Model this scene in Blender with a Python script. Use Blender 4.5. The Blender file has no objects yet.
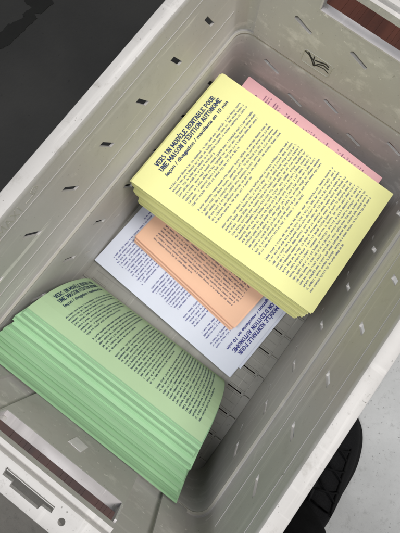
import bpy, bmesh, math, random
from mathutils import Vector, Matrix
R = random.Random(7)
C = bpy.context.scene.collection
sc = bpy.context.scene
rad = math.radians

# ------------------------------------------------------------------ helpers
def link_mesh(name, verts, faces, mat, parent=None, smooth=False, mats=None, midx=None):
    me = bpy.data.meshes.new(name)
    me.from_pydata([tuple(v) for v in verts], [], faces)
    for m in (mats or [mat]): me.materials.append(m)
    if midx: 
        for p, i in zip(me.polygons, midx): p.material_index = i
    if smooth:
        for p in me.polygons: p.use_smooth = True
    me.update()
    o = bpy.data.objects.new(name, me); C.objects.link(o)
    if parent: o.parent = parent
    return o
def empty(name, label, cat, group=None, loc=(0, 0, 0)):
    o = bpy.data.objects.new(name, None); C.objects.link(o)
    o.empty_display_size = .02; o.location = loc
    tag(o, label, cat, group); return o
def tag(o, label, cat, group=None):
    o['label'] = label; o['category'] = cat
    if group: o['group'] = group
    return o
class MB:
    def __init__(s): s.v = []; s.f = []
    def add(s, verts, faces):
        n = len(s.v); s.v += [tuple(v) for v in verts]; s.f += [tuple(i + n for i in f) for f in faces]
    def box(s, a, b, M=None):
        x0, y0, z0 = a; x1, y1, z1 = b
        vs = [Vector(p) for p in ((x0,y0,z0),(x1,y0,z0),(x1,y1,z0),(x0,y1,z0),(x0,y0,z1),(x1,y0,z1),(x1,y1,z1),(x0,y1,z1))]
        if M: vs = [M @ v for v in vs]
        s.add(vs, [(0,3,2,1),(4,5,6,7),(0,1,5,4),(1,2,6,5),(2,3,7,6),(3,0,4,7)])
    def prism(s, pts, off):
        n = len(pts); off = Vector(off)
        s.add([Vector(p) for p in pts] + [Vector(p) + off for p in pts],
              [tuple(range(n))[::-1], tuple(range(n, 2*n))] + [(i, (i+1) % n, n + (i+1) % n, n + i) for i in range(n)])
    def tube(s, pts, r, seg=8, closed=False):
        P = [Vector(p) for p in pts]; rr = r if isinstance(r, (list, tuple)) else [r]*len(P); rings = []
        up = Vector((0, 0, 1))
        for i, p in enumerate(P):
            t = (P[min(i+1, len(P)-1)] - P[max(i-1, 0)]).normalized()
            a = t.cross(up); a = a.normalized() if a.length > .05 else t.cross(Vector((1, 0, 0))).normalized()
            b = t.cross(a)
            rings.append([p + (a*math.cos(k*2*math.pi/seg) + b*math.sin(k*2*math.pi/seg))*rr[i] for k in range(seg)])
        vs = [v for r_ in rings for v in r_]
        fs = [(i*seg+k, i*seg+(k+1) % seg, (i+1)*seg+(k+1) % seg, (i+1)*seg+k) for i in range(len(P)-1) for k in range(seg)]
        fs += [tuple(range(seg))[::-1], tuple((len(P)-1)*seg + k for k in range(seg))]
        s.add(vs, fs)
    def obj(s, name, mat, parent=None, smooth=False, fix=True):
        o = link_mesh(name, s.v, s.f, mat, parent, smooth)
        if fix:
            bm = bmesh.new(); bm.from_mesh(o.data); bmesh.ops.recalc_face_normals(bm, faces=bm.faces); bm.to_mesh(o.data); bm.free()
        return o
def auto_smooth(o, ang=35):
    me = o.data
    for p in me.polygons: p.use_smooth = True
    bm = bmesh.new(); bm.from_mesh(me)
    for e in bm.edges:
        if len(e.link_faces) != 2 or e.calc_face_angle(0) > rad(ang): e.smooth = False
    bm.to_mesh(me); bm.free()
def boolean(o, cutter, solver='EXACT'):
    m = o.modifiers.new('cut', 'BOOLEAN'); m.object = cutter; m.operation = 'DIFFERENCE'; m.solver = solver
    m.use_self = True
    dg = bpy.context.evaluated_depsgraph_get(); dg.update()
    me = bpy.data.meshes.new_from_object(o.evaluated_get(dg)); o.modifiers.clear(); o.data = me
    bpy.data.objects.remove(cutter)
def bevel(o, w, seg=2, ang=40):
    m = o.modifiers.new('bevel', 'BEVEL'); m.width = w; m.segments = seg; m.limit_method = 'ANGLE'; m.angle_limit = rad(ang)

# ------------------------------------------------------------------ materials
def mat_base(name):
    m = bpy.data.materials.new(name); m.use_nodes = True; nt = m.node_tree
    return m, nt, nt.nodes['Principled BSDF']
def N(nt, t, **k):
    n = nt.nodes.new(t)
    for a, b in k.items(): setattr(n, a, b)
    return n
def ramp(nt, src, p0, c0, p1, c1):
    r = N(nt, 'ShaderNodeValToRGB'); r.color_ramp.elements[0].position = p0; r.color_ramp.elements[0].color = (*c0, 1)
    r.color_ramp.elements[1].position = p1; r.color_ramp.elements[1].color = (*c1, 1)
    nt.links.new(src, r.inputs[0]); return r.outputs[0]
def mix(nt, fac, a, b, mode='MIX'):
    n = N(nt, 'ShaderNodeMix', data_type='RGBA', blend_type=mode)
    for sock, v in ((n.inputs[0], fac), (n.inputs[6], a), (n.inputs[7], b)):
        if hasattr(v, 'is_output'): nt.links.new(v, sock)
        elif isinstance(v, (int, float)): sock.default_value = v
        else: sock.default_value = (*v, 1)
    return n.outputs[2]
def noise(nt, scale, vec=None, detail=6, rough=.6, sc3=None):
    tc = N(nt, 'ShaderNodeNewGeometry').outputs['Position'] if vec is None else vec
    if sc3:
        mp = N(nt, 'ShaderNodeMapping'); mp.inputs['Scale'].default_value = sc3; nt.links.new(tc, mp.inputs[0]); tc = mp.outputs[0]
    n = N(nt, 'ShaderNodeTexNoise'); n.inputs['Scale'].default_value = scale; n.inputs['Detail'].default_value = detail
    n.inputs['Roughness'].default_value = rough; nt.links.new(tc, n.inputs['Vector']); return n.outputs['Fac']
def bump(nt, bs, h, strength, dist):
    b = N(nt, 'ShaderNodeBump'); b.inputs['Strength'].default_value = strength; b.inputs['Distance'].default_value = dist
    nt.links.new(h, b.inputs['Height']); nt.links.new(b.outputs[0], bs.inputs['Normal'])

def plastic(name, col, dirt, rough=.45, wear=.5, marks=False):
    m, nt, bs = mat_base(name)
    a = ramp(nt, noise(nt, 9, detail=8), .3, col, .72, [c*.86 for c in col])
    # long handling streaks that run along the crate
    s1 = ramp(nt, noise(nt, 30, sc3=(1, .045, 1.6), detail=5, rough=.7), .55, (0,)*3, .70, (1,)*3)
    a = mix(nt, s1, a, mix(nt, .6, a, [min(1, c*1.45) for c in col]))
    s2 = ramp(nt, noise(nt, 46, sc3=(.07, 1, 1.4), detail=4, rough=.7), .64, (0,)*3, .74, (.6,)*3)
    a = mix(nt, s2, a, [min(1, c*1.22) for c in col])
    s4 = ramp(nt, noise(nt, 150, sc3=(1, .03, 1), detail=3, rough=.6), .66, (0,)*3, .72, (.8,)*3)
    a = mix(nt, s4, a, [min(1, c*1.5) for c in col])
    d = ramp(nt, noise(nt, 38, detail=10, rough=.75), .56, (0,)*3, .80, (wear,)*3)
    a = mix(nt, d, a, dirt)
    sp = ramp(nt, noise(nt, 260, detail=2), .69, (0,)*3, .76, (wear,)*3)
    a = mix(nt, sp, a, [c*.5 for c in dirt])
    if marks:   # dark rub marks on the exposed rim
        s3 = ramp(nt, noise(nt, 85, detail=6, rough=.8, sc3=(1, .8, 1)), .62, (0,)*3, .74, (.65,)*3)
        a = mix(nt, s3, a, (.20, .18, .17))
    nt.links.new(a, bs.inputs['Base Color'])
    bs.inputs['Roughness'].default_value = rough
    rr = N(nt, 'ShaderNodeMapRange'); rr.inputs[3].default_value = rough-.1; rr.inputs[4].default_value = rough+.2
    nt.links.new(noise(nt, 22, detail=5), rr.inputs[0]); nt.links.new(rr.outputs[0], bs.inputs['Roughness'])
    bump(nt, bs, noise(nt, 420, detail=3), .12, .0006)
    return m
M_crate = plastic('crate_plastic', (.55, .53, .512), (.32, .30, .27))
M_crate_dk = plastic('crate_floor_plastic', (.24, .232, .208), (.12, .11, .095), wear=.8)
M_rim = plastic('crate_rim_plastic', (.56, .54, .522), (.32, .30, .27), wear=.95, marks=True)
M_sill = plastic('crate_handle_plastic', (.66, .63, .64), (.45, .40, .40), wear=.35)
M_ledge = plastic('crate_ledge_plastic', (.50, .48, .42), (.30, .28, .24), wear=.6)
M_emboss = plastic('crate_embossed_plastic', (.50, .485, .43), (.4, .38, .33))

def paper(name, col, lo=.93):
    m, nt, bs = mat_base(name)
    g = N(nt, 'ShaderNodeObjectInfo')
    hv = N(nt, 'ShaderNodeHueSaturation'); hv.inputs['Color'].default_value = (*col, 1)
    mr = N(nt, 'ShaderNodeMapRange'); mr.inputs[3].default_value = lo; mr.inputs[4].default_value = 1.04  # random tone per sheet; a low lo imitates shade between sheets
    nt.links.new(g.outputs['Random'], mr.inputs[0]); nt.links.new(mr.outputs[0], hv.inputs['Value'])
    a = mix(nt, 1.0, hv.outputs[0], ramp(nt, noise(nt, 14, detail=4), .3, (.95,)*3, .7, (1,)*3), 'MULTIPLY')
    nt.links.new(a, bs.inputs['Base Color']); bs.inputs['Roughness'].default_value = .62
    bs.inputs['Specular IOR Level'].default_value = .35
    bump(nt, bs, noise(nt, 900, detail=3), .10, .0003)
    return m
def plain(name, col, rough=.6, spec=.3):
    m, nt, bs = mat_base(name); bs.inputs['Base Color'].default_value = (*col, 1)
    bs.inputs['Roughness'].default_value = rough; bs.inputs['Specular IOR Level'].default_value = spec
    nt.links.new(ramp(nt, noise(nt, 60), .3, col, .75, [c*.8 for c in col]), bs.inputs['Base Color']); return m
P_yel = paper('yellow_paper', (.90, .885, .40), .80)  # dark end of the range paints shade lines between the sheets
P_grn = paper('green_paper', (.49, .80, .48), .56)  # darkest sheets stand in for shadow gaps in the fan
P_yel_top = paper('yellow_paper_top', (.86, .85, .38), 1.0)  # same yellow stock, left without the painted shade lines
P_grn_top = paper('green_paper_dimmed', (.48, .66, .40), 1.0)  # same green stock; the top page's dimmer light is put into the colour
P_pink = paper('pink_paper', (.84, .47, .50))
P_orange = paper('orange_paper', (.90, .55, .38))
P_white = paper('white_paper', (.67, .70, .81))
I_navy = plain('navy_ink', (.085, .105, .25)); I_dark = plain('dark_ink', (.07, .065, .12)); I_blue = plain('blue_ink', (.035, .04, .25))
I_purple = plain('purple_ink', (.22, .07, .16)); I_title = plain('title_ink', (.03, .05, .14))
I_green = plain('ink_on_green', (.02, .05, .10))

# ------------------------------------------------------------------ the crate
def rrect(cx, cy, hx, hy, r, z, n=5):
    pts = []
    for qx, qy, a0 in ((1, 1, 0), (-1, 1, 90), (-1, -1, 180), (1, -1, 270)):
        for k in range(n+1):
            a = rad(a0 + 90*k/n)
            pts.append((cx + qx*(hx-r) + r*math.cos(a), cy + qy*(hy-r) + r*math.sin(a), z))
    return pts
crate = empty('plastic_crate', 'worn grey plastic crate with whitish rim, holding the coloured paper stacks', 'crate', loc=(0, 0, -.013))
def loft(rings, close=True):
    n = len(rings[0]); v = [p for r in rings for p in r]; f = []
    m = len(rings)
    for i in range(m if close else m-1):
        j = (i+1) % m
        for k in range(n): f.append((i*n+k, i*n+(k+1) % n, j*n+(k+1) % n, j*n+k))
    return v, f
def lz(v): return [(x, y, z+.013) for x, y, z in v]    # children live in the crate's own frame
T = .003
inner = [(-.0024, .1652, .2715, .016, -.002), (-.0022, .1655, .272, .018, .004), (-.001, .1682, .2762, .02, .10), (0, .1696, .2778, .02, .1385), (0, .1704, .2786, .02, .1425),
         (0, .1712, .2794, .02, .1440), (0, .1742, .2822, .022, .1448), (0, .1750, .2830, .022, .1462), (0, .1775, .2872, .022, .215), (0, .1797, .2918, .022, .283), (0, .1801, .2926, .022, .2915)]
rings = [rrect(c, 0, a, b, r, z) for c, a, b, r, z in inner]
outer = [rrect(c, 0, a+T, b+T, r+T, z if i else -.008) for i, (c, a, b, r, z) in enumerate(inner)]
outer = [rrect(0, 0, .1801+T, .2926+T, .025, .2915), rrect(0, 0, .1750+T, .2830+T, .025, .1425), rrect(0, 0, .1704+T, .2786+T, .023, .139), rrect(-.0024, 0, .1652+T, .2715+T, .019, -.012), rrect(-.0024,0,.155,.262,.019,-.012), rrect(-.0024,0,.155,.262,.016,-.0024)]
v, f = loft(rings + outer)
body = link_mesh('crate_body', lz(v), f, M_crate, crate)
bm = bmesh.new(); bm.from_mesh(body.data); bmesh.ops.recalc_face_normals(bm, faces=bm.faces); bm.to_mesh(body.data); bm.free()
# slits and hand holes cut through the walls
cut = MB(); far_cut = MB()
def sx(z): return .1704 + (.1801-.1704)*(z-.144)/.148
for s in (-1, 1):
    for k in range(8):
        y = -.263 + .0670*k + .0
        for zc, row in ((.2245, 0), (.0995, 1)):
            if row == 1 and k in (0, 3, 7): pass
            yy = y
            if abs(yy) > .24: continue
            x = s*.175
            cut.prism([(x-.015, yy-.0105, zc+.0125), (x-.015, yy-.0035, zc+.0125), (x-.015, yy+.0105, zc-.0125), (x-.015, yy+.0035, zc-.0125)], (.03, 0, 0))
    for k in range(7):      # small drain slits low in the side walls
        y = -.174 + .069*k
        cut.prism([(s*.167-.012, y-.006, .061), (s*.167-.012, y-.002, .061), (s*.167-.012, y+.007, .051), (s*.167-.012, y+.003, .051)], (.024, 0, 0))
for s in (-1, 1):
    for xc, zc in ((-.086, .212), (-.003, .2135), (.08, .212), (-.057, .075), (-.003, .111), (.053, .075), (-.11, .111), (.107, .111)):
        if s == -1 and zc > .2: continue
        y = s*.28
        (cut if s == -1 or zc < .14 else far_cut).prism([(xc-.014, y-.015, zc+.0055), (xc-.011, y-.015, zc+.0075), (xc+.014, y-.015, zc-.002), (xc+.014, y-.015, zc-.0055), (xc+.011, y-.015, zc-.0065), (xc-.014, y-.015, zc+.002)], (0, .03, 0))
    r = .006; y = s*.29; x0, x1, z0, z1 = -.0725, .0755, .2425, .2825
    if s == 1: z0 = .246
    pts = [(x0+r, y-.03, z0), (x1-r, y-.03, z0), (x1-.002, y-.03, z0+.002), (x1, y-.03, z0+r), (x1, y-.03, z1-r), (x1-r, y-.03, z1), (x0+r, y-.03, z1), (x0, y-.03, z1-r), (x0, y-.03, z0+r), (x0+.002, y-.03, z0+.002)]
    cut.prism(pts, (0, .06, 0))
# pockets on each side of the near handle panel are cut deeper
cut.v_far = None
n0 = len(cut.v); cut.add(far_cut.v, far_cut.f)
co = cut.obj('cutter', M_crate); co.location = (0, 0, .013); co.parent = crate
bpy.context.view_layer.update()
boolean(body, co); auto_smooth(body, 30)
bpy.context.view_layer.update()

# handle panels (raised) and the boxed grips behind the holes
for s in (-1, 1):
    mb = MB()
    def yw(z): return (.2830 + (.2926-.2830)*(z-.146)/.1455)
    x0, x1 = (-.0765, .0785) if s == -1 else (-.1505, .1505)
    hx0, hx1, hz0, hz1 = -.0725, .0755, (.2425 if s == -1 else .246), .2825
    p = .0055
    def slab(xa, xb, za, zb, pp=p):
        v = []
        for z in (za, zb):
            yo = yw(z) - .0002
            v += [(xa, s*yo, z), (xb, s*yo, z), (xb, s*(yo-pp), z), (xa, s*(yo-pp), z)]
        mb.add(lz(v), [(0,1,2,3), (4,7,6,5), (0,4,5,1), (1,5,6,2), (2,6,7,3), (3,7,4,0)])
    slab(x0, x1, .1475, .2912)
    o = mb.obj('handle_panel', M_crate, crate)
    hc = MB(); hc.box((hx0, min(s*.26, s*.32), hz0+.013), (hx1, max(s*.26, s*.32), hz1+.013))
    if s == 1: hc.add(lz(far_cut.v), far_cut.f)
    hco = hc.obj('cutter', M_crate); hco.parent = crate
    bpy.context.view_layer.update(); boolean(o, hco)
    if s == -1: o['label'] = 'raised greenish panel round the near hand hole'
    # grip surround
    g = MB(); t = .0025; D = .0125
    ya = yw(hz0)-p-.0006; yb = .2945 if s == -1 else .2955
    def bx(a, b, c, d, e, f_): 
        g.box((a, min(s*ya, s*yb), c+.013), (b, max(s*ya, s*yb), d+.013))
    bx(hx0, hx1, hz0-.0020, hz0+.0002, 0, 0)
    bx(hx0-.002, hx0+.0002, hz0+.0004, hz1-.0004, 0, 0); bx(hx1-.0002, hx1+.002, hz0+.0004, hz1-.0004, 0, 0)
    g.obj('hand_grip', M_sill, crate)
    # pillars beside the recessed pockets
    xi = .1155
    for sgn in (-1, 1):
        if s == 1: break
        q = MB()
        xa, xb = sorted((sgn*xi, sgn*(.158 if s == 1 else .150)))
        v = []
        for z in (.1475, .2912):
            yo = yw(z)-.0002
            v += [(xa, s*yo, z), (xb, s*yo, z), (xb, s*(yo-.0045), z), (xa, s*(yo-.0045), z)]
        q.add(lz(v), [(0,1,2,3), (4,7,6,5), (0,4,5,1), (1,5,6,2), (2,6,7,3), (3,7,4,0)])
        q.obj('corner_rib', M_crate, crate)

# thin bead that rides on the ledge all round
def ring_bead(z, hx, hy, r, w, h):
    a = rrect(0, 0, hx, hy, r, z); b = rrect(0, 0, hx+w, hy+w, r+w, z)
    c = [(x, y, z+h) for x, y, _ in b]; d = [(x, y, z+h) for x, y, _ in a]
    return loft([a, b, c, d])
v, f = ring_bead(.1441, .1700, .2782, .0196, .0030, .0016)
o = link_mesh('ledge_bead', lz(v), f, M_ledge, crate); auto_smooth(o, 30)
# shallow moulded lines on the two long walls
for s in (-1, 1):
    for z in (.188, .270):
        x = sx(z) + .0016
        xx = .1750 + (.1801-.1750)*(z-.146)/.1455
        for a, b in ((-.26, -.165), (-.163, .255)) if z > .2 else ((-.262, .262),):
            x0, x1 = sorted((s*(xx-.0006), s*(xx+.001)))
            g = MB(); g.box((x0, a, z+.013), (x1, b, z+.0142)); g.obj('moulded_line', M_crate, crate)

# rim: a flat flange with rounded edges, wider at the ends, with a downturned lip
prof = [(.0000, .0000, .2895), (.0000, 0, .2945), (.0012, .0012, .2968), (.0032, .0032, .2975), (.0160, .0258, .2975), (.0178, .0276, .2968), (.0186, .0284, .2950), (.0190, .0290, .279), (.0172, .0272, .279), (.0164, .0262, .2925), (.004, .004, .2925)]
rr = []
for dx, dy, z in prof:
    rr.append(rrect(0, 0, .1798+dx, .2923+dy, .0215+dx*.9, z, 7))
v, f = loft(rr)
rim = link_mesh('rim', lz(v), f, M_rim, crate)
bm = bmesh.new(); bm.from_mesh(rim.data); bmesh.ops.recalc_face_normals(bm, faces=bm.faces); bm.to_mesh(rim.data); bm.free()
c2 = MB()
slot = [(-.0281, -.2999), (.0263, -.3002), (.0270, -.3062), (.0162, -.3068), (.0152, -.3108), (-.0164, -.3109), (-.0169, -.3069), (-.0276, -.3072)]
c2.prism([(x, y, .28) for x, y in slot], (0, 0, .03))
c2.prism([(-x, -y, .28) for x, y in slot], (0, 0, .03))
for s in (-1, 1):
    for hx in (.0385, -.0400):
        c2.prism([(hx + .0034*math.cos(a*math.pi/8), s*.3065 + .0034*math.sin(a*math.pi/8), .28) for a in range(16)], (0, 0, .03))
co = c2.obj('cutter', M_rim); co.location = (0, 0, .013); co.parent = crate
bpy.context.view_layer.update(); boolean(rim, co); auto_smooth(rim, 35)
# thin channel beside the near slot
g = MB(); g.box((-.0272, -.3006, .2935+.013), (.0262, -.3003, .2971+.013)); g.box((-.0272, -.3024, .2935+.013), (.0262, -.3018, .2966+.013))
g.obj('slot_channel', M_rim, crate)

# floor of the crate: plates with grooves and short open slits near both long walls
fl = MB(); 
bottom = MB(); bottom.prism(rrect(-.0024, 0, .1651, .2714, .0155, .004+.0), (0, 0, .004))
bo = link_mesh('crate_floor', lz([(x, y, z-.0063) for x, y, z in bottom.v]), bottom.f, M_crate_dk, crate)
bm = bmesh.new(); bm.from_mesh(bo.data); bmesh.ops.recalc_face_normals(bm, faces=bm.faces); bm.to_mesh(bo.data); bm.free()
c3 = MB()
for k in range(-7, 8):
    y = -.0245 + .0377*k
    for xa, xb in ((.121, .146), (-.150, -.125), (.02, .06), (-.06, -.02)):
        c3.box((xa, y-.0009, -.01+.013), (xb, y+.0009, .01+.013))
    # moulded groove crossing the floor
    c3.box((-.155, y+.0180, .0009+.013), (.1475, y+.0190, .01+.013))
for x in (-.085, -.0, .1185-.012, .149):
    c3.box((x, -.262, .0011+.013), (x+.0012, .262, .01+.013))
co = c3.obj('cutter', M_crate); co.parent = crate
bpy.context.view_layer.update(); boolean(bo, co)
# stubby ribs where the floor meets the long walls
for s in (-1, 1):
    for k in range(-6, 7):
        y = -.0245+.0377*k; g = MB()
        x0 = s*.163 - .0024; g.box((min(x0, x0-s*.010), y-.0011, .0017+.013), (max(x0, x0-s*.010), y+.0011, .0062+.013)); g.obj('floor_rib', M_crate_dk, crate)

for k in range(-6, 7):
    y = -.0245+.0377*k
    for off_, x0, x1 in ((.0042, .122, .1495), (-.0042, .122, .1495), (.0042, -.153, -.126), (-.0042, -.153, -.126)):
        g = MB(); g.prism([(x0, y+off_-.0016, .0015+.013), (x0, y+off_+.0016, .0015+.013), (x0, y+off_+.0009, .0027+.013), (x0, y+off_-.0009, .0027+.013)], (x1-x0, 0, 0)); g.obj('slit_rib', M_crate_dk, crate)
# embossed mark on the far wall, scratched
g = MB(); z0, z1, xa, xb = .159, .180, -.072, -.028
def yf(z): return .2830 + (.2926-.2830)*(z-.146)/.1455
def far_stroke(p, q, w, pr=.0007, y0=None):
    (x, z), (x2, z2) = p, q; d = Vector((x2-x, z2-z)); n = Vector((-d.y, d.x)).normalized()*w/2
    yf = lambda zz: .2830 + (.2926-.2830)*(zz-.146)/.1455 - .0057
    pts = [(x+n.x, yf(z+n.y)+.0003, z+n.y+.013), (x2+n.x, yf(z2+n.y)+.0003, z2+n.y+.013), (x2-n.x, yf(z2-n.y)+.0003, z2-n.y+.013), (x-n.x, yf(z-n.y)+.0003, z-n.y+.013)]
    return pts, (0, -.0003-pr, 0)
fr = [(-.069, .159), (-.030, .159), (-.027, .162), (-.027, .178), (-.030, .181), (-.069, .181), (-.072, .178), (-.072, .162)]
for i in range(8): a = far_stroke(fr[i], fr[(i+1) % 8], .0009); g.prism(*a)
g.obj('embossed_frame', M_emboss, crate)
g = MB()
lines = [[(-.071, .178), (-.064, .176), (-.058, .171), (-.052, .163)], [(-.066, .180), (-.060, .174), (-.056, .172)], [(-.052, .163), (-.047, .170), (-.040, .174), (-.031, .172)],
         [(-.050, .166), (-.044, .168), (-.037, .169), (-.029, .166)], [(-.056, .178), (-.055, .171), (-.051, .166)], [(-.053, .173), (-.046, .175), (-.038, .178), (-.032, .176)]]
for L in lines:
    for a, b in zip(L, L[1:]): g.prism(*far_stroke(a, b, .0016 if L is not lines[3] else .001, .0004))
g.obj('dark_mark', plain('dark_mark_paint', (.03, .03, .03)), crate)

# little white adhesive tab on the handle panel
g = MB(); 
def yn(z): return -(yf(z) - .0058)
tabp = [(-.0065, .2100), (.0115, .2120), (.0135, .1900), (-.0040, .1880)]
g.prism([(x, yn(z), z+.013) for x, z in tabp], (0, .0006, 0))
tab = g.obj('adhesive_tab', plain('white_tab', (.88, .86, .88)), crate); tab['label'] = 'small white adhesive tab below the green stack'

# ------------------------------------------------------------------ lettering
def stroke_quad(a, b, w):
    a = Vector(a); b = Vector(b); d = b-a; L = d.length or 1e-9; n = Vector((-d.y, d.x))/L*w/2
    return [a+n, b+n, b-n, a-n]
# condensed slab-serif capitals on a 0..1 by 0..1 cell: polylines; serifs listed as (x, y)
def arc(cx, cy, rx, ry, a0, a1, n=7): return [(cx+rx*math.cos(rad(a0+(a1-a0)*i/n)), cy+ry*math.sin(rad(a0+(a1-a0)*i/n))) for i in range(n+1)]
G = {
 'V': ([[(.12, 1), (.5, 0), (.88, 1)]], [(.12, 1), (.88, 1)]),
 'E': ([[(.85, .93), (.2, .93), (.2, .07), (.85, .07)], [(.2, .5), (.7, .5)], [(.85, 1), (.85, .76)], [(.85, 0), (.85, .24)]], [(.2, 0), (.2, 1)]),
 'R': ([[(.2, 0), (.2, 1)], [(.2, .93), (.6, .93)] + arc(.6, .715, .22, .215, 90, -90) + [(.2, .5)], [(.52, .5), (.84, 0)]], [(.2, 0), (.2, 1), (.84, 0)]),
 'S': ([arc(.5, .72, .3, .22, 20, 270)[0:] + arc(.5, .27, .32, .22, 90, -160)[1:]], []),
 'U': ([[(.18, 1), (.18, .32)] + arc(.5, .3, .32, .25, 180, 360) + [(.82, 1)]], [(.18, 1), (.82, 1)]),
 'N': ([[(.18, 0), (.18, 1)], [(.18, 1), (.82, 0)], [(.82, 0), (.82, 1)]], [(.18, 0), (.18, 1), (.82, 1)]),
 'M': ([[(.12, 0), (.14, 1)], [(.14, 1), (.5, .25)], [(.5, .25), (.86, 1)], [(.86, 1), (.88, 0)]], [(.12, 0), (.88, 0), (.12, 1), (.88, 1)]),
 'O': ([arc(.5, .5, .34, .44, 0, 360, 14)], []),
 'D': ([[(.2, 0), (.2, 1)], [(.2, .93), (.45, .93)] + arc(.45, .5, .36, .43, 90, -90) + [(.2, .07)]], [(.2, 0), (.2, 1)]),
 'L': ([[(.25, 1), (.25, .07), (.85, .07)], [(.85, 0), (.85, .28)]], [(.25, 0), (.25, 1)]),
 'T': ([[(.1, .93), (.9, .93)], [(.5, .93), (.5, 0)], [(.1, 1), (.1, .74)], [(.9, 1), (.9, .74)]], [(.5, 0)]),
 'A': ([[(.12, 0), (.5, 1)], [(.5, 1), (.88, 0)], [(.28, .35), (.72, .35)]], [(.12, 0), (.88, 0)]),
 'B': ([[(.2, 0), (.2, 1)], [(.2, .93), (.55, .93)] + arc(.55, .73, .22, .2, 90, -90) + [(.2, .53)], [(.55, .53)] + arc(.55, .3, .26, .23, 90, -90) + [(.2, .07)]], [(.2, 0), (.2, 1)]),
 'P': ([[(.2, 0), (.2, 1)], [(.2, .93), (.58, .93)] + arc(.58, .7, .24, .23, 90, -90) + [(.2, .47)]], [(.2, 0), (.2, 1)]),
 'I': ([[(.5, 0), (.5, 1)]], [(.5, 0), (.5, 1)]),
 'X': ([[(.15, 0), (.85, 1)], [(.15, 1), (.85, 0)]], []),
 "'": ([[(.5, 1), (.45, .74)]], []), ' ': ([], []),
}
G['È'] = (G['E'][0] + [[(.35, 1.30), (.6, 1.12)]], G['E'][1])
G['É'] = (G['E'][0] + [[(.65, 1.30), (.4, 1.12)]], G['E'][1])
WID = {'I': .55, "'": .4, ' ': .55, 'M': 1.2, 'O': 1.02}
def caps(text, u0, u1, v, h, w=.22, serif=True):
    tot = sum(WID.get(c, .92) for c in text); k = (u1-u0)/tot; out = []; u = u0
    for c in text:
        cw = WID.get(c, .92)*k; st, sf = G[c]
        f = lambda p: (u + p[0]*cw, v + p[1]*h)
        for L in st:
            for a, b in zip(L, L[1:]):
                out.append(stroke_quad(f(a), f(b), w*h if abs(a[1]-b[1]) > .15 else w*h*.8))
        if serif:
            for (x, y) in sf:
                yy = .05 if y == 0 else .95; hw = .19/max(.6, WID.get(c, .92))
                out.append(stroke_quad(f((x-hw, yy)), f((x+hw, yy)), .12*h))
        u += cw
    return out
def font_quads(text, u0, u1, v, h, shear=0.0, off=.012):
    cu = bpy.data.curves.new('t', 'FONT'); cu.body = text; cu.size = 1; cu.offset = off; cu.shear = shear; cu.resolution_u = 3
    o = bpy.data.objects.new('t', cu); C.objects.link(o)
    dg = bpy.context.evaluated_depsgraph_get(); dg.update()
    me = o.evaluated_get(dg).to_mesh(); xs = [p.co.x for p in me.vertices]
    kx = (u1-u0)/(max(xs)-min(xs)); x0 = min(xs)
    vs = [(p.co.x, p.co.y) for p in me.vertices]
    out = [[Vector((u0+(vs[i][0]-x0)*kx, v+vs[i][1]*h)) for i in p.vertices] for p in me.polygons]
    bpy.data.objects.remove(o); return out
def body_text(seed):
    """typed paragraphs: small letter shapes, too small to read, same layout on every page"""
    r = random.Random(seed); out = []
    cw, xh = 1.80, 2.10
    paras = [(248.6, 4, 5.25, 191), (227.0, 4, 5.5, 190), (199.7, 6, 5.75, 189), (160.0, 12, 5.55, 188), (88.1, 14, 5.6, 191)]
    for v0, n, pitch, end in paras:
        for i in range(n):
            v = v0 - i*pitch; u = 23.0 + (0 if i else r.uniform(0, .5)); last = i == n-1
            lim = end - r.uniform(0, 5) if not last else 23 + r.uniform(.4, .7)*165
            while u < lim:
                wl = r.choice([1, 2, 2, 3, 3, 4, 4, 5, 5, 6, 6, 7, 8, 9])
                if u + wl*cw > lim + 2: wl = max(1, min(wl, int((lim-u)/cw)))
                for k in range(wl):
                    x = u + k*cw; t = r.random(); w = cw*.88; s = .54
                    H = xh*(1.45 if t < .22 else 1.0); D = -.45*xh if .22 <= t < .30 else 0
                    # left stem, right stem, bars in typewriter manner
                    out.append([Vector(q) for q in ((x, v+D), (x+s, v+D), (x+s, v+H), (x, v+H))])
                    m = r.random()
                    if m < .75: out.append([Vector(q) for q in ((x+s, v), (x+w, v), (x+w, v+s*.8), (x+s, v+s*.8))])
                    if m > .2: out.append([Vector(q) for q in ((x+s, v+xh-s*.8), (x+w, v+xh-s*.8), (x+w, v+xh), (x+s, v+xh))])
                    if r.random() < .6: out.append([Vector(q) for q in ((x+w-s, v+s*.8), (x+w, v+s*.8), (x+w, v+xh-s*.8), (x+w-s, v+xh-s*.8))])
                    if r.random() < .35: out.append([Vector(q) for q in ((x+s, v+xh*.42), (x+w-s, v+xh*.42), (x+w-s, v+xh*.42+s*.7), (x+s, v+xh*.42+s*.7))])
                u += (wl+1)*cw*1.0
                if wl > 5 and r.random() < .15: u += cw
    return out
def titles(h=7.0):
    q = caps('VERS UN MODÈLE RENTABLE POUR', 38.5, 172.5, 281.5, h)
    q += caps("UNE MAISON D'ÉDITION AUTONOME", 36.5, 175.5, 272.2, h)
    q += font_quads('leçon / divagation / manifeste en 10 min', 35.5, 179, 263.2, 7.4, .12, .03)
    return q
BODY = body_text(11); TITLE = titles()
def printed(S, parent, ink, tink, eps=.00022, du=0):
    for nm, Q, mt in (('body_text', BODY, ink), ('title_text', TITLE, tink)):
        v = []; f = []
        for i, q in enumerate(Q):
            n = len(v); e = eps + (i % 7)*2e-6
            for p in q: 
                v.append(S((p.x+du)/210, p.y/297, e))
            f.append(tuple(range(n, n+len(q))))
        link_mesh(nm, v, f, mt, parent)

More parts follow.
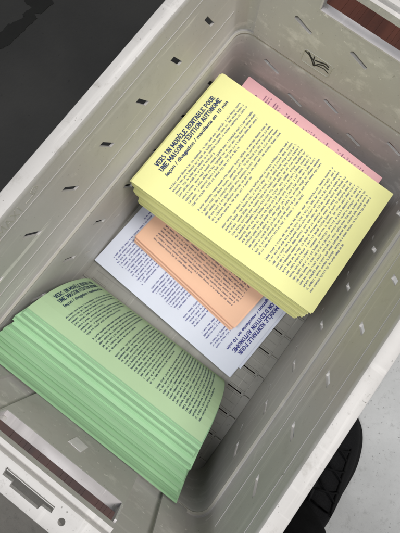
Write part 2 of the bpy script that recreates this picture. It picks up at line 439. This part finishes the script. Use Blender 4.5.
# ------------------------------------------------------------------ paper stacks
def quadS(c):
    TL, TR, BR, BL = [Vector(p) for p in c]; nrm = (TR-TL).cross(TL-BL).normalized()
    if nrm.z < 0: nrm = -nrm
    ph = (TL.x+BR.y)*7
    def S(a, b, e, sag=0.0):
        sag = .0007*math.sin(a*4.1+b*3.3+1) + .0005*math.sin(b*7.9-a*2.0)
        return (TL*(1-a)+TR*a)*b + (BL*(1-a)+BR*a)*(1-b) + nrm*e + Vector((0, 0, sag))
    return S
def sheet_mesh(name, S, t, mat, parent, nu=6, nv=1, curl=None):
    v = []; f = []
    for e in (0, -t):
        for j in range(nv+1):
            for i in range(nu+1): v.append(S(i/nu, j/nv, e))
    W = nu+1; K = W*(nv+1)
    for j in range(nv):
        for i in range(nu):
            a = j*W+i; f.append((a, a+1, a+W+1, a+W)); f.append((K+a, K+a+W, K+a+W+1, K+a+1))
    for i in range(nu):
        f.append((i, K+i, K+i+1, i+1)); b = nv*W+i; f.append((b, b+1, K+b+1, K+b))
    for j in range(nv):
        a = j*W; f.append((a, a+W, K+a+W, K+a)); b = a+nu; f.append((b, K+b, K+b+W, b+W))
    o = link_mesh(name, v, f, mat, parent)
    return o
def stack(label, top, bot, n, mat, ink, tink, clumps, seed, shift=None, jit=.0010, group='piles of printed A4 pages in the crate', rest=None):
    r = random.Random(seed)
    root = empty('paper_stack', label, 'paper stack', group)
    T4 = [Vector(p) for p in top]; B4 = [Vector(p) for p in bot]
    bounds = sorted(r.random() for _ in range(clumps))
    offs = [Vector((r.uniform(-1, 1), r.uniform(-1, 1), 0)) for _ in range(clumps+1)]
    H = sum((T4[i]-B4[i]).z for i in range(4))/4; th = H/max(1, n)*.74
    for k in range(n):
        t = 1 - k/max(1, n-1)*.999 if n > 1 else 1        # 1 = top
        t = 1 - k/n
        c = sum(1 for b in bounds if b < 1-t)
        d = Vector((0, 0, 0)); rot = 0
        if k:
            o_ = offs[c]
            d = Vector((o_.x*shift[0], o_.y*shift[1], 0)) if shift else d
            d += Vector((r.gauss(0, jit), r.gauss(0, jit), 0)); rot = o_.x*.004 + r.gauss(0, .0008)
            if shift and len(shift) > 2: d += Vector((shift[2], shift[3], 0))*(1-t)
        cor = [B4[i].lerp(T4[i], t) for i in range(4)]; ctr = sum(cor, Vector())/4
        Mz = Matrix.Rotation(rot, 3, 'Z'); cor = [ctr + Mz @ (p-ctr) + d for p in cor]
        S = quadS(cor)
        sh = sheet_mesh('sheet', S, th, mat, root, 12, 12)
        if k == 0:
            sh.name = 'top_sheet'
            if mat is P_yel: sh.data.materials[0] = P_yel_top
            printed(S, sh, ink, tink, .00022, 13 if mat is P_pink else 0)
    return root
# yellow: on top of everything, page top towards the left wall
yt = [(-.1566, .0042, .1394), (-.1564, .2138, .1263), (.1405, .2131, .1191), (.1403, .0035, .1322)]
yb = [(-.1560, .0062, .0580), (-.1560, .2138, .0720), (.1350, .2120, .0715), (.1345, .0030, .0575)]
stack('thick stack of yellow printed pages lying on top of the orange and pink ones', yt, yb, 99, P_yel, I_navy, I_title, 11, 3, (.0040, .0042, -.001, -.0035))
# pink: between the yellow stack and the far wall
pk = lambda z1, z2: [(.1228, .0560, z1), (.1228, .2525, z2), (-.1380, .2668, z2), (-.1380, .0600, z1)]
pk_t = [(-.1380, .0650, .0598), (-.1380, .2668, .0715), (.1215, .2520, .0710), (.1215, .0500, .0595)]
pk_b = [(-.1400, .0640, .0300), (-.1400, .2650, .0300), (.1205, .2510, .0300), (.1205, .0500, .0300)]
stack('pink printed pages sticking out behind the yellow stack by the far wall', pk_t, pk_b, 60, P_pink, I_purple, I_purple, 3, 5, (.0012, .0010, -.004, 0))
# orange: page bottom towards the viewer, under the yellow stack
ux = Vector((.2072, -.0224, 0)).normalized(); uy = Vector((-ux.y, ux.x, 0))
o_bl = Vector((-.1325, -.0390, .0285)); o_br = o_bl + ux*.2085
o_t = [o_bl+uy*.292, o_br+uy*.292, o_br, o_bl]
o_b = [p + Vector((-.0015, -.0055, -.0168)) for p in o_t]; o_b = [Vector((p.x, p.y, .0117)) for p in o_b]
stack('orange printed pages lying on the white ones, half under the yellow stack', o_t, o_b, 34, P_orange, I_dark, I_dark, 3, 9, (.0022, .0020))
# white: lowest, page top to the right wall, print upside down
a = Vector((-.1665, -.1085, 0)); b = Vector((.1160, -.1280, 0)); ex = (b-a).normalized(); ey = Vector((-ex.y, ex.x, 0)); Wd = .206
w_t = [b+ey*Wd, b, a, a+ey*Wd]; w_t = [Vector((p.x, p.y, .0112)) for p in w_t]
w_b = [p + Vector((.0065, .0205, 0)) for p in w_t]; w_b = [Vector((p.x if p.x > 0 else max(p.x, -.162), p.y, .0030)) for p in w_b]
root = empty('paper_stack', 'white printed pages flat on the crate floor under the orange ones, print upside down', 'paper stack', 'piles of printed A4 pages in the crate')
for k in range(8):
    low = k >= 3; cor = [Vector((w_b if low else w_t)[i][:2] + (0,)) if False else Vector(((w_b if low else w_t)[i].x, (w_b if low else w_t)[i].y, .0112-.00105*k)) for i in range(4)]
    if k in (1, 2): cor = [p + Vector((.0006*k, .0004*k, 0)) for p in cor]
    S = quadS(cor); sh = sheet_mesh('sheet', S, .0008, P_white, root, 12, 12)
    if k == 0: sh.name = 'top_sheet'; printed(S, sh, I_blue, I_blue)

# green: a thick fan leaning against the near wall; sheets bend down to the floor
def cr(P, t):
    n = len(P)-1; x = min(max(t, 0), .99999)*n; i = int(x); f_ = x-i
    p0 = P[max(i-1, 0)]; p1 = P[i]; p2 = P[i+1]; p3 = P[min(i+2, n)]
    return tuple(.5*((2*p1[k]) + (-p0[k]+p2[k])*f_ + (2*p0[k]-5*p1[k]+4*p2[k]-p3[k])*f_*f_ + (-p0[k]+3*p1[k]-3*p2[k]+p3[k])*f_**3) for k in range(2))
topP = [(-.2090, .1400), (-.1835, .1175), (-.1650, .0915), (-.1520, .0635), (-.1437, .0380), (-.1392, .0190), (-.1365, .0030)]
botP = [(-.2752, .1600), (-.2612, .1330), (-.2495, .1060), (-.2395, .0790), (-.2310, .0530), (-.2235, .0280), (-.2170, .0030)]
def green_S(t, dx, dl):
    def S(a_, b_, e):
        e += (.0010*t if t > .02 else 0)*math.sin(b_*5.3+t*37)*(1-a_)**2
        p = cr(topP, a_); q = cr(botP, a_); y = p[0]*(1-t)+q[0]*t; z = p[1]*(1-t)+q[1]*t
        h = .01; p2 = cr(topP, min(a_+h, 1)); q2 = cr(botP, min(a_+h, 1)); p1 = cr(topP, max(a_-h, 0)); q1 = cr(botP, max(a_-h, 0))
        ty = (p2[0]-p1[0])*(1-t)+(q2[0]-q1[0])*t; tz = (p2[1]-p1[1])*(1-t)+(q2[1]-q1[1])*t; L = math.hypot(ty, tz)
        ny, nz = -tz/L, ty/L
        y += dl*(-ty/L)*(1-a_)**2; z += dl*(-tz/L)*(1-a_)**2
        xl = (-.1585*(1-a_) + -.1540*a_); xr = (.1200*(1-a_)+.1130*a_)
        xr += t*.0115
        return Vector((xl*b_ + xr*(1-b_) + dx, y + ny*e, z + nz*e))
    return S
root = empty('paper_stack', 'thick fanned stack of green printed pages leaning against the near wall', 'paper stack', 'piles of printed A4 pages in the crate')
r = random.Random(21); ng = 98
sizes = [7]
while sum(sizes) < ng: sizes.append(r.choice([2, 3, 4, 5, 6, 8, 11, 14]))
t = 0; k = 0; gap_unit = 1/(ng + 2.8*len(sizes))
for ci, n_ in enumerate(sizes):
    t0 = t; dx = r.uniform(-.0045, .0015) if ci else 0; dl = r.choice([-1, 1])*r.uniform(.0008, .0042) if ci else 0
    for j in range(n_):
        if k >= ng: break
        slide = -(t - t0 - n_*gap_unit*.5*(1 if ci else 0))*.061*.40
        ddx = dx + (r.gauss(0, .0005) if k else 0)
        if t > .8: dl = min(dl, .0004)
        ddl = dl + slide + (r.gauss(0, .0011) if k else 0)
        if t > .75: ddl = min(ddl, .0003)
        S = green_S(t, ddx, ddl)
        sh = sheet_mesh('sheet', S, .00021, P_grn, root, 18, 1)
        if k == 0:
            sh.name = 'top_sheet'; sh.data.materials[0] = P_grn_top; printed(S, sh, I_green, I_green, .00016)
        k += 1; t += gap_unit * r.choice([.6, .7, .8, 1, 1, 1.3, 2.4])
    t += gap_unit*r.uniform(1.2, 4.4)

# ------------------------------------------------------------------ MAXI embossed on the left wall
def xw(z): return -(.1750 + (.1801-.1750)*(z-.146)/.1455)
g = MB()
def wall_stroke(a, b, w):
    q = stroke_quad(a, b, w); pts = [(xw(p.y)-.0004, p.x, p.y+.013) for p in q]; g.prism(pts, (.0010, 0, 0))
def wtext(t, y0, y1, z, h, w):
    for q in caps(t, y0, y1, z, h, w, False):
        pts = [(xw(p.y)-.0004, p.x, p.y+.013) for p in q]; g.prism(pts, (.0008, 0, 0))
wtext('MAXI', -.1500, -.1120, .2745, .0125, .09)
wall_stroke((-.107, .2790), (-.092, .2790), .0009)
for a, b in (((-.096, .2860), (-.089, .2885)), ((-.089, .2885), (-.086, .2840)), ((-.086, .2840), (-.094, .2790)), ((-.094, .2790), (-.096, .2860)), ((-.093, .2820), (-.088, .2860))): wall_stroke(a, b, .0009)
g.obj('embossed_letters', M_emboss, crate)

# ------------------------------------------------------------------ ground, mat, board
def concrete(name, c1, c2, c3, sc_=1.0, spots=.68):
    m, nt, bs = mat_base(name)
    a = ramp(nt, noise(nt, 7*sc_, detail=10, rough=.7), .32, c1, .70, c2)
    d = ramp(nt, noise(nt, 55*sc_, detail=8, rough=.72), .55, (0,)*3, .72, (.8,)*3); a = mix(nt, d, a, c3)
    w = ramp(nt, noise(nt, 24*sc_, detail=10, rough=.8), .60, (0,)*3, .68, (.55,)*3); a = mix(nt, w, a, [c*1.25 for c in c1])
    s = ramp(nt, noise(nt, 170*sc_, detail=3), spots, (0,)*3, spots+.05, (.7,)*3); a = mix(nt, s, a, [c*.45 for c in c3])
    nt.links.new(a, bs.inputs['Base Color']); bs.inputs['Roughness'].default_value = .6
    bump(nt, bs, noise(nt, 120*sc_, detail=8, rough=.7), .35, .0015); return m
GZ = -.028
def sheet(name, x0, y0, x1, y1, z, mat, t=.0):
    o = link_mesh(name, [(x0, y0, z), (x1, y0, z), (x1, y1, z), (x0, y1, z)], [(0, 1, 2, 3)], mat); o['kind'] = 'structure'; return o
sheet('ground', -4, -4, 4, 4, GZ-.006, concrete('dark_concrete', (.085, .08, .07), (.135, .125, .11), (.05, .047, .042)))
M_light = concrete('pale_concrete', (.40, .405, .405), (.50, .505, .505), (.28, .28, .275), 1.3, .66)
lf = sheet('pale_floor', .195, -4, 4, 4, GZ-.001, M_light)
# black rubber mat on the left
mt = MB(); mt.box((-2.6, -.34, GZ-.0055), (-.215, 2.6, GZ+.004))
mm, nt, bs = mat_base('black_rubber'); 
a = ramp(nt, noise(nt, 5, detail=8), .3, (.010, .010, .0095), .7, (.021, .0205, .019))
s = ramp(nt, noise(nt, 40, detail=6, rough=.7, sc3=(1, .3, 1)), .60, (0,)*3, .75, (.5,)*3); a = mix(nt, s, a, (.012, .011, .010))
s = ramp(nt, noise(nt, 130, detail=2), .70, (0,)*3, .76, (.8,)*3); a = mix(nt, s, a, (.006, .006, .006))
nt.links.new(a, bs.inputs['Base Color']); bs.inputs['Roughness'].default_value = .7; bump(nt, bs, noise(nt, 200, detail=4), .3, .0008)
tag(mt.obj('floor_mat', mm), 'large black scuffed mat on the floor left of the crate', 'floor mat')
# torn black tape stuck to the mat
def ragged(pts, z, t, amp, seed, sub=7):
    r = random.Random(seed); out = []
    for i, p in enumerate(pts):
        q = pts[(i+1) % len(pts)]
        for k in range(sub): 
            f_ = k/sub; out.append((p[0]+(q[0]-p[0])*f_+r.uniform(-amp, amp), p[1]+(q[1]-p[1])*f_+r.uniform(-amp, amp), z))
    mb = MB(); mb.prism(out, (0, 0, t)); return mb
tp = ragged([(-0.5976, 0.2063), (-0.5894, 0.1967), (-0.569, 0.1925), (-0.5734, 0.1735), (-0.5672, 0.1704), (-0.5713, 0.1582), (-0.5791, 0.142), (-0.5815, 0.1196), (-0.5911, 0.0919), (-0.5673, 0.0646), (-0.5589, 0.0935), (-0.5512, 0.1095), (-0.5504, 0.1253), (-0.5488, 0.1572), (-0.5448, 0.1809), (-0.5551, 0.1861), (-0.5448, 0.1952), (-0.5426, 0.2243), (-0.5481, 0.2281), (-0.547, 0.2501)], GZ+.0042, .0006, .0016, 4, 4)
tm = plain('black_tape', (.009, .009, .008), .55)
tag(tp.obj('torn_tape', tm), 'torn patch of black tape on the dark mat', 'tape')
# reddish wooden board under the crate, seen through the hand holes
wm, nt, bs = mat_base('red_brown_wood')
tc = N(nt, 'ShaderNodeNewGeometry').outputs['Position']
a = ramp(nt, noise(nt, 26, sc3=(1, .12, 1), detail=8), .3, (.045, .013, .008), .7, (.105, .031, .018))
s = ramp(nt, noise(nt, 120, detail=4), .58, (0,)*3, .72, (.7,)*3); a = mix(nt, s, a, (.04, .014, .01))
nt.links.new(a, bs.inputs['Base Color']); bs.inputs['Roughness'].default_value = .5
bd = empty('slatted_board', 'reddish brown slatted wooden board under the crate, seen through its hand holes', 'wooden board', loc=(0, .07, GZ))
x = -.168; rr_ = random.Random(5)
while x < .165:
    w = rr_.choice([.006, .009, .012, .018, .026])
    s_ = MB(); s_.box((x, -.492, .0045), (x+w, .52, .0150-rr_.uniform(.0001, .0008)))
    so = s_.obj('slat', wm, bd); x += w + .0003
s_ = MB()
for y in (-.45, -.15, .15, .45): s_.box((-.168, y, .0), (.165, y+.04, .0043))
s_.obj('cross_batten', wm, bd)

# ------------------------------------------------------------------ the person's shoe and trouser leg
pm, nt, bs = mat_base('black_denim')
a = ramp(nt, noise(nt, 14, detail=8), .3, (.004, .004, .0042), .7, (.008, .008, .0085)); nt.links.new(a, bs.inputs['Base Color']); bs.inputs['Roughness'].default_value = .95; bs.inputs['Specular IOR Level'].default_value = .1
bump(nt, bs, noise(nt, 28, sc3=(1, 1, .5), detail=5), .5, .004)
sm, nt, bs = mat_base('black_shoe_mesh')
a = ramp(nt, noise(nt, 600, detail=2), .4, (.004, .004, .0045), .65, (.008, .008, .009)); nt.links.new(a, bs.inputs['Base Color']); bs.inputs['Roughness'].default_value = .85; bs.inputs['Specular IOR Level'].default_value = .15
bump(nt, bs, noise(nt, 700, detail=2), .5, .0008)
lm = plain('black_laces', (.0065, .0065, .007), .9, .1)
slm = plain('shoe_rubber', (.006, .006, .0065), .7, .15)
pers = empty('person', 'person standing beside the crate, only a black laced sneaker and dark trouser leg showing', 'person', loc=(.300, -.25, GZ))
def P(x, y, z): return (x-.300, y+.25, z)
FX = Matrix.Rotation(rad(2), 3, 'Z')
# foot stations: y, centre x, half width, height of the upper
st = [(-.052, .292, .012, .018), (-.058, .293, .024, .030), (-.070, .2965, .036, .042), (-.090, .3010, .0445, .050), (-.120, .3060, .0495, .060), (-.150, .3090, .0495, .074), (-.180, .3110, .0480, .089), (-.205, .3120, .0450, .100), (-.235, .3110, .0415, .104), (-.275, .3080, .0390, .104), (-.310, .3060, .0370, .098), (-.330, .3055, .0260, .085), (-.336, .305, .012, .06)]
st_fine = []
for i in range(len(st)-1):
    p0, p1, p2, p3 = st[max(i-1, 0)], st[i], st[i+1], st[min(i+2, len(st)-1)]
    for j in range(4):
        f_ = j/4; st_fine.append(tuple(.5*((2*p1[k]) + (-p0[k]+p2[k])*f_ + (2*p0[k]-5*p1[k]+4*p2[k]-p3[k])*f_*f_ + (-p0[k]+3*p1[k]-3*p2[k]+p3[k])*f_**3) for k in range(4)))
st = st_fine + [st[-1]]
rings = []
for y, cx, hw, h in st:
    rg = []
    for k in range(16):
        a_ = 2*math.pi*k/16; cxx = math.cos(a_); s_ = math.sin(a_)
        px = cx + hw*.94*(abs(cxx)**.8)*(1 if cxx > 0 else -1)*(1 - .30*max(0, s_)); pz = .016 + (h-.016)*max(0, s_)**.8 if s_ > 0 else .016 - .004*abs(s_)
        rg.append(P(px, y, pz))
    rings.append(rg)
v, f = loft(rings, False); n = 16
f += [tuple(range(n)), tuple(range(len(v)-n, len(v)))[::-1]]
shoe = link_mesh('shoe', v, f, sm, pers, True)
shoe.modifiers.new('s', 'SUBSURF').render_levels = 2
bm = bmesh.new(); bm.from_mesh(shoe.data); bmesh.ops.recalc_face_normals(bm, faces=bm.faces); bm.to_mesh(shoe.data); bm.free()
so = []
for z, g_ in ((.0, .985), (.004, 1.02), (.014, 1.03), (.020, 1.0)):
    so.append([P(cx + hw*g_, y, z) for y, cx, hw, h in st] + [P(cx - hw*g_, y, z) for y, cx, hw, h in reversed(st)])
v, f = loft(so, False); n = len(so[0]); f += [tuple(range(n))[::-1], tuple(range(3*n, 4*n))]
o = link_mesh('shoe_sole', v, f, slm, shoe); auto_smooth(o, 50)
def top_at(y):
    for a_, b_ in zip(st, st[1:]):
        if b_[0] <= y <= a_[0]:
            k = (a_[0]-y)/(a_[0]-b_[0]); return [a_[i]+(b_[i]-a_[i])*k for i in range(4)]
    return st[-1]
# tongue, eyelet stays and laces
g = MB()
for s in (-1, 1):
    pts = [P(top_at(y)[1]+s*.0175, y, top_at(y)[3]*.955) for y in (-.104, -.120, -.140, -.160, -.180, -.196)]
    g.tube(pts, [.0015, .0028, .0032, .0032, .003, .0012], 8)
g.obj('eyelet_stay', slm, shoe, True)
g = MB(); ys = [-.108, -.122, -.136, -.150, -.164, -.178, -.192]
for i, y in enumerate(ys):
    cx, hw, h = top_at(y)[1:]
    wd = .0165
    y2 = ys[min(i+1, len(ys)-1)]; h2 = top_at(y2)[3]
    for s in (-1, 1):
        if i % 2: continue
        g.tube([P(cx-s*wd, y, h*.96+.003), P(cx-s*wd*.4, y*.65+y2*.35, h*.65+h2*.35+.006), P(cx+s*wd*.4, y*.35+y2*.65, h*.35+h2*.65+.006), P(cx+s*wd, y2, h2*.96+.003)], .0014, 6)
g.obj('laces', lm, shoe, True)
# trouser leg: creased cloth tube from the ankle upward
rings = []; ns = 28; hr = random.Random(8)
zs = [.086, .092, .105, .12, .14, .165, .19, .22, .26, .30, .35, .41, .48, .55]
for j, z in enumerate(zs):
    t_ = (z-.086)/.464
    cx = .289 + .030*t_; cy = -.262 - .060*t_
    rx = .054 + .012*t_ + .004*math.sin(z*70) ; ry = .062 + .006*t_ + .003*math.sin(z*55+1)
    rg = []
    for k in range(ns):
        a_ = 2*math.pi*k/ns; w = 1 + .035*math.sin(3*a_+z*40) + .02*math.sin(7*a_-z*60) + hr.uniform(-.008, .008)
        rg.append(P(cx+rx*w*math.cos(a_), cy+ry*w*math.sin(a_), z + .006*math.sin(a_*2+1)*(1 if j < 2 else 0)))
    rings.append(rg)
inner_ = [[((x-(.289-.300))*.93+(.289-.300), (y-(-.262+.25))*.93+(-.262+.25), z+.002) for x, y, z in rings[0]]]
v, f = loft([inner_[0]] + rings, False); f.append(tuple(range(ns))[::-1]); f.append(tuple(range(len(v)-ns, len(v))))
tl = link_mesh('trouser_leg', v, f, pm, pers, True)
tl.modifiers.new('s', 'SUBSURF').render_levels = 2
bm = bmesh.new(); bm.from_mesh(tl.data); bmesh.ops.recalc_face_normals(bm, faces=bm.faces); bm.to_mesh(tl.data); bm.free()

# ------------------------------------------------------------------ camera, light
cam = bpy.data.cameras.new('camera'); co = bpy.data.objects.new('camera', cam); C.objects.link(co)
co.location = (.0370, -.1136, .7083); co.rotation_euler = (.1630, -.0134, .6387)
cam.sensor_fit = 'HORIZONTAL'; cam.sensor_width = 36; cam.lens = 439.73*36/400; cam.clip_start = .01; cam.clip_end = 50
sc.camera = co
w = bpy.data.worlds.new('World'); sc.world = w; w.use_nodes = True
w.node_tree.nodes['Background'].inputs[0].default_value = (.86, .93, 1, 1); w.node_tree.nodes['Background'].inputs[1].default_value = .18
def area(loc, tgt, sx_, sy_, power, col, rot=0):
    l = bpy.data.lights.new('ceiling_or_fill_lamp', 'AREA'); l.shape = 'RECTANGLE'; l.size = sx_; l.size_y = sy_; l.energy = power; l.color = col
    o = bpy.data.objects.new('ceiling_or_fill_lamp', l); C.objects.link(o); o.location = loc
    o.rotation_euler = (Vector(tgt)-Vector(loc)).to_track_quat('-Z', 'Y').to_euler(); return o
area((.80, .45, 2.3), (0, 0, .1), .35, 1.3, 38, (1, .97, .93))
area((-.35, -.75, 2.3), (0, 0, .1), 1.2, .3, 26, (.97, .98, 1))  # added fill lamp without a known source, brightens the near side
sc.view_settings.view_transform = 'Standard'; sc.view_settings.look = 'None'
sc.view_settings.exposure = 0; sc.view_settings.gamma = 1
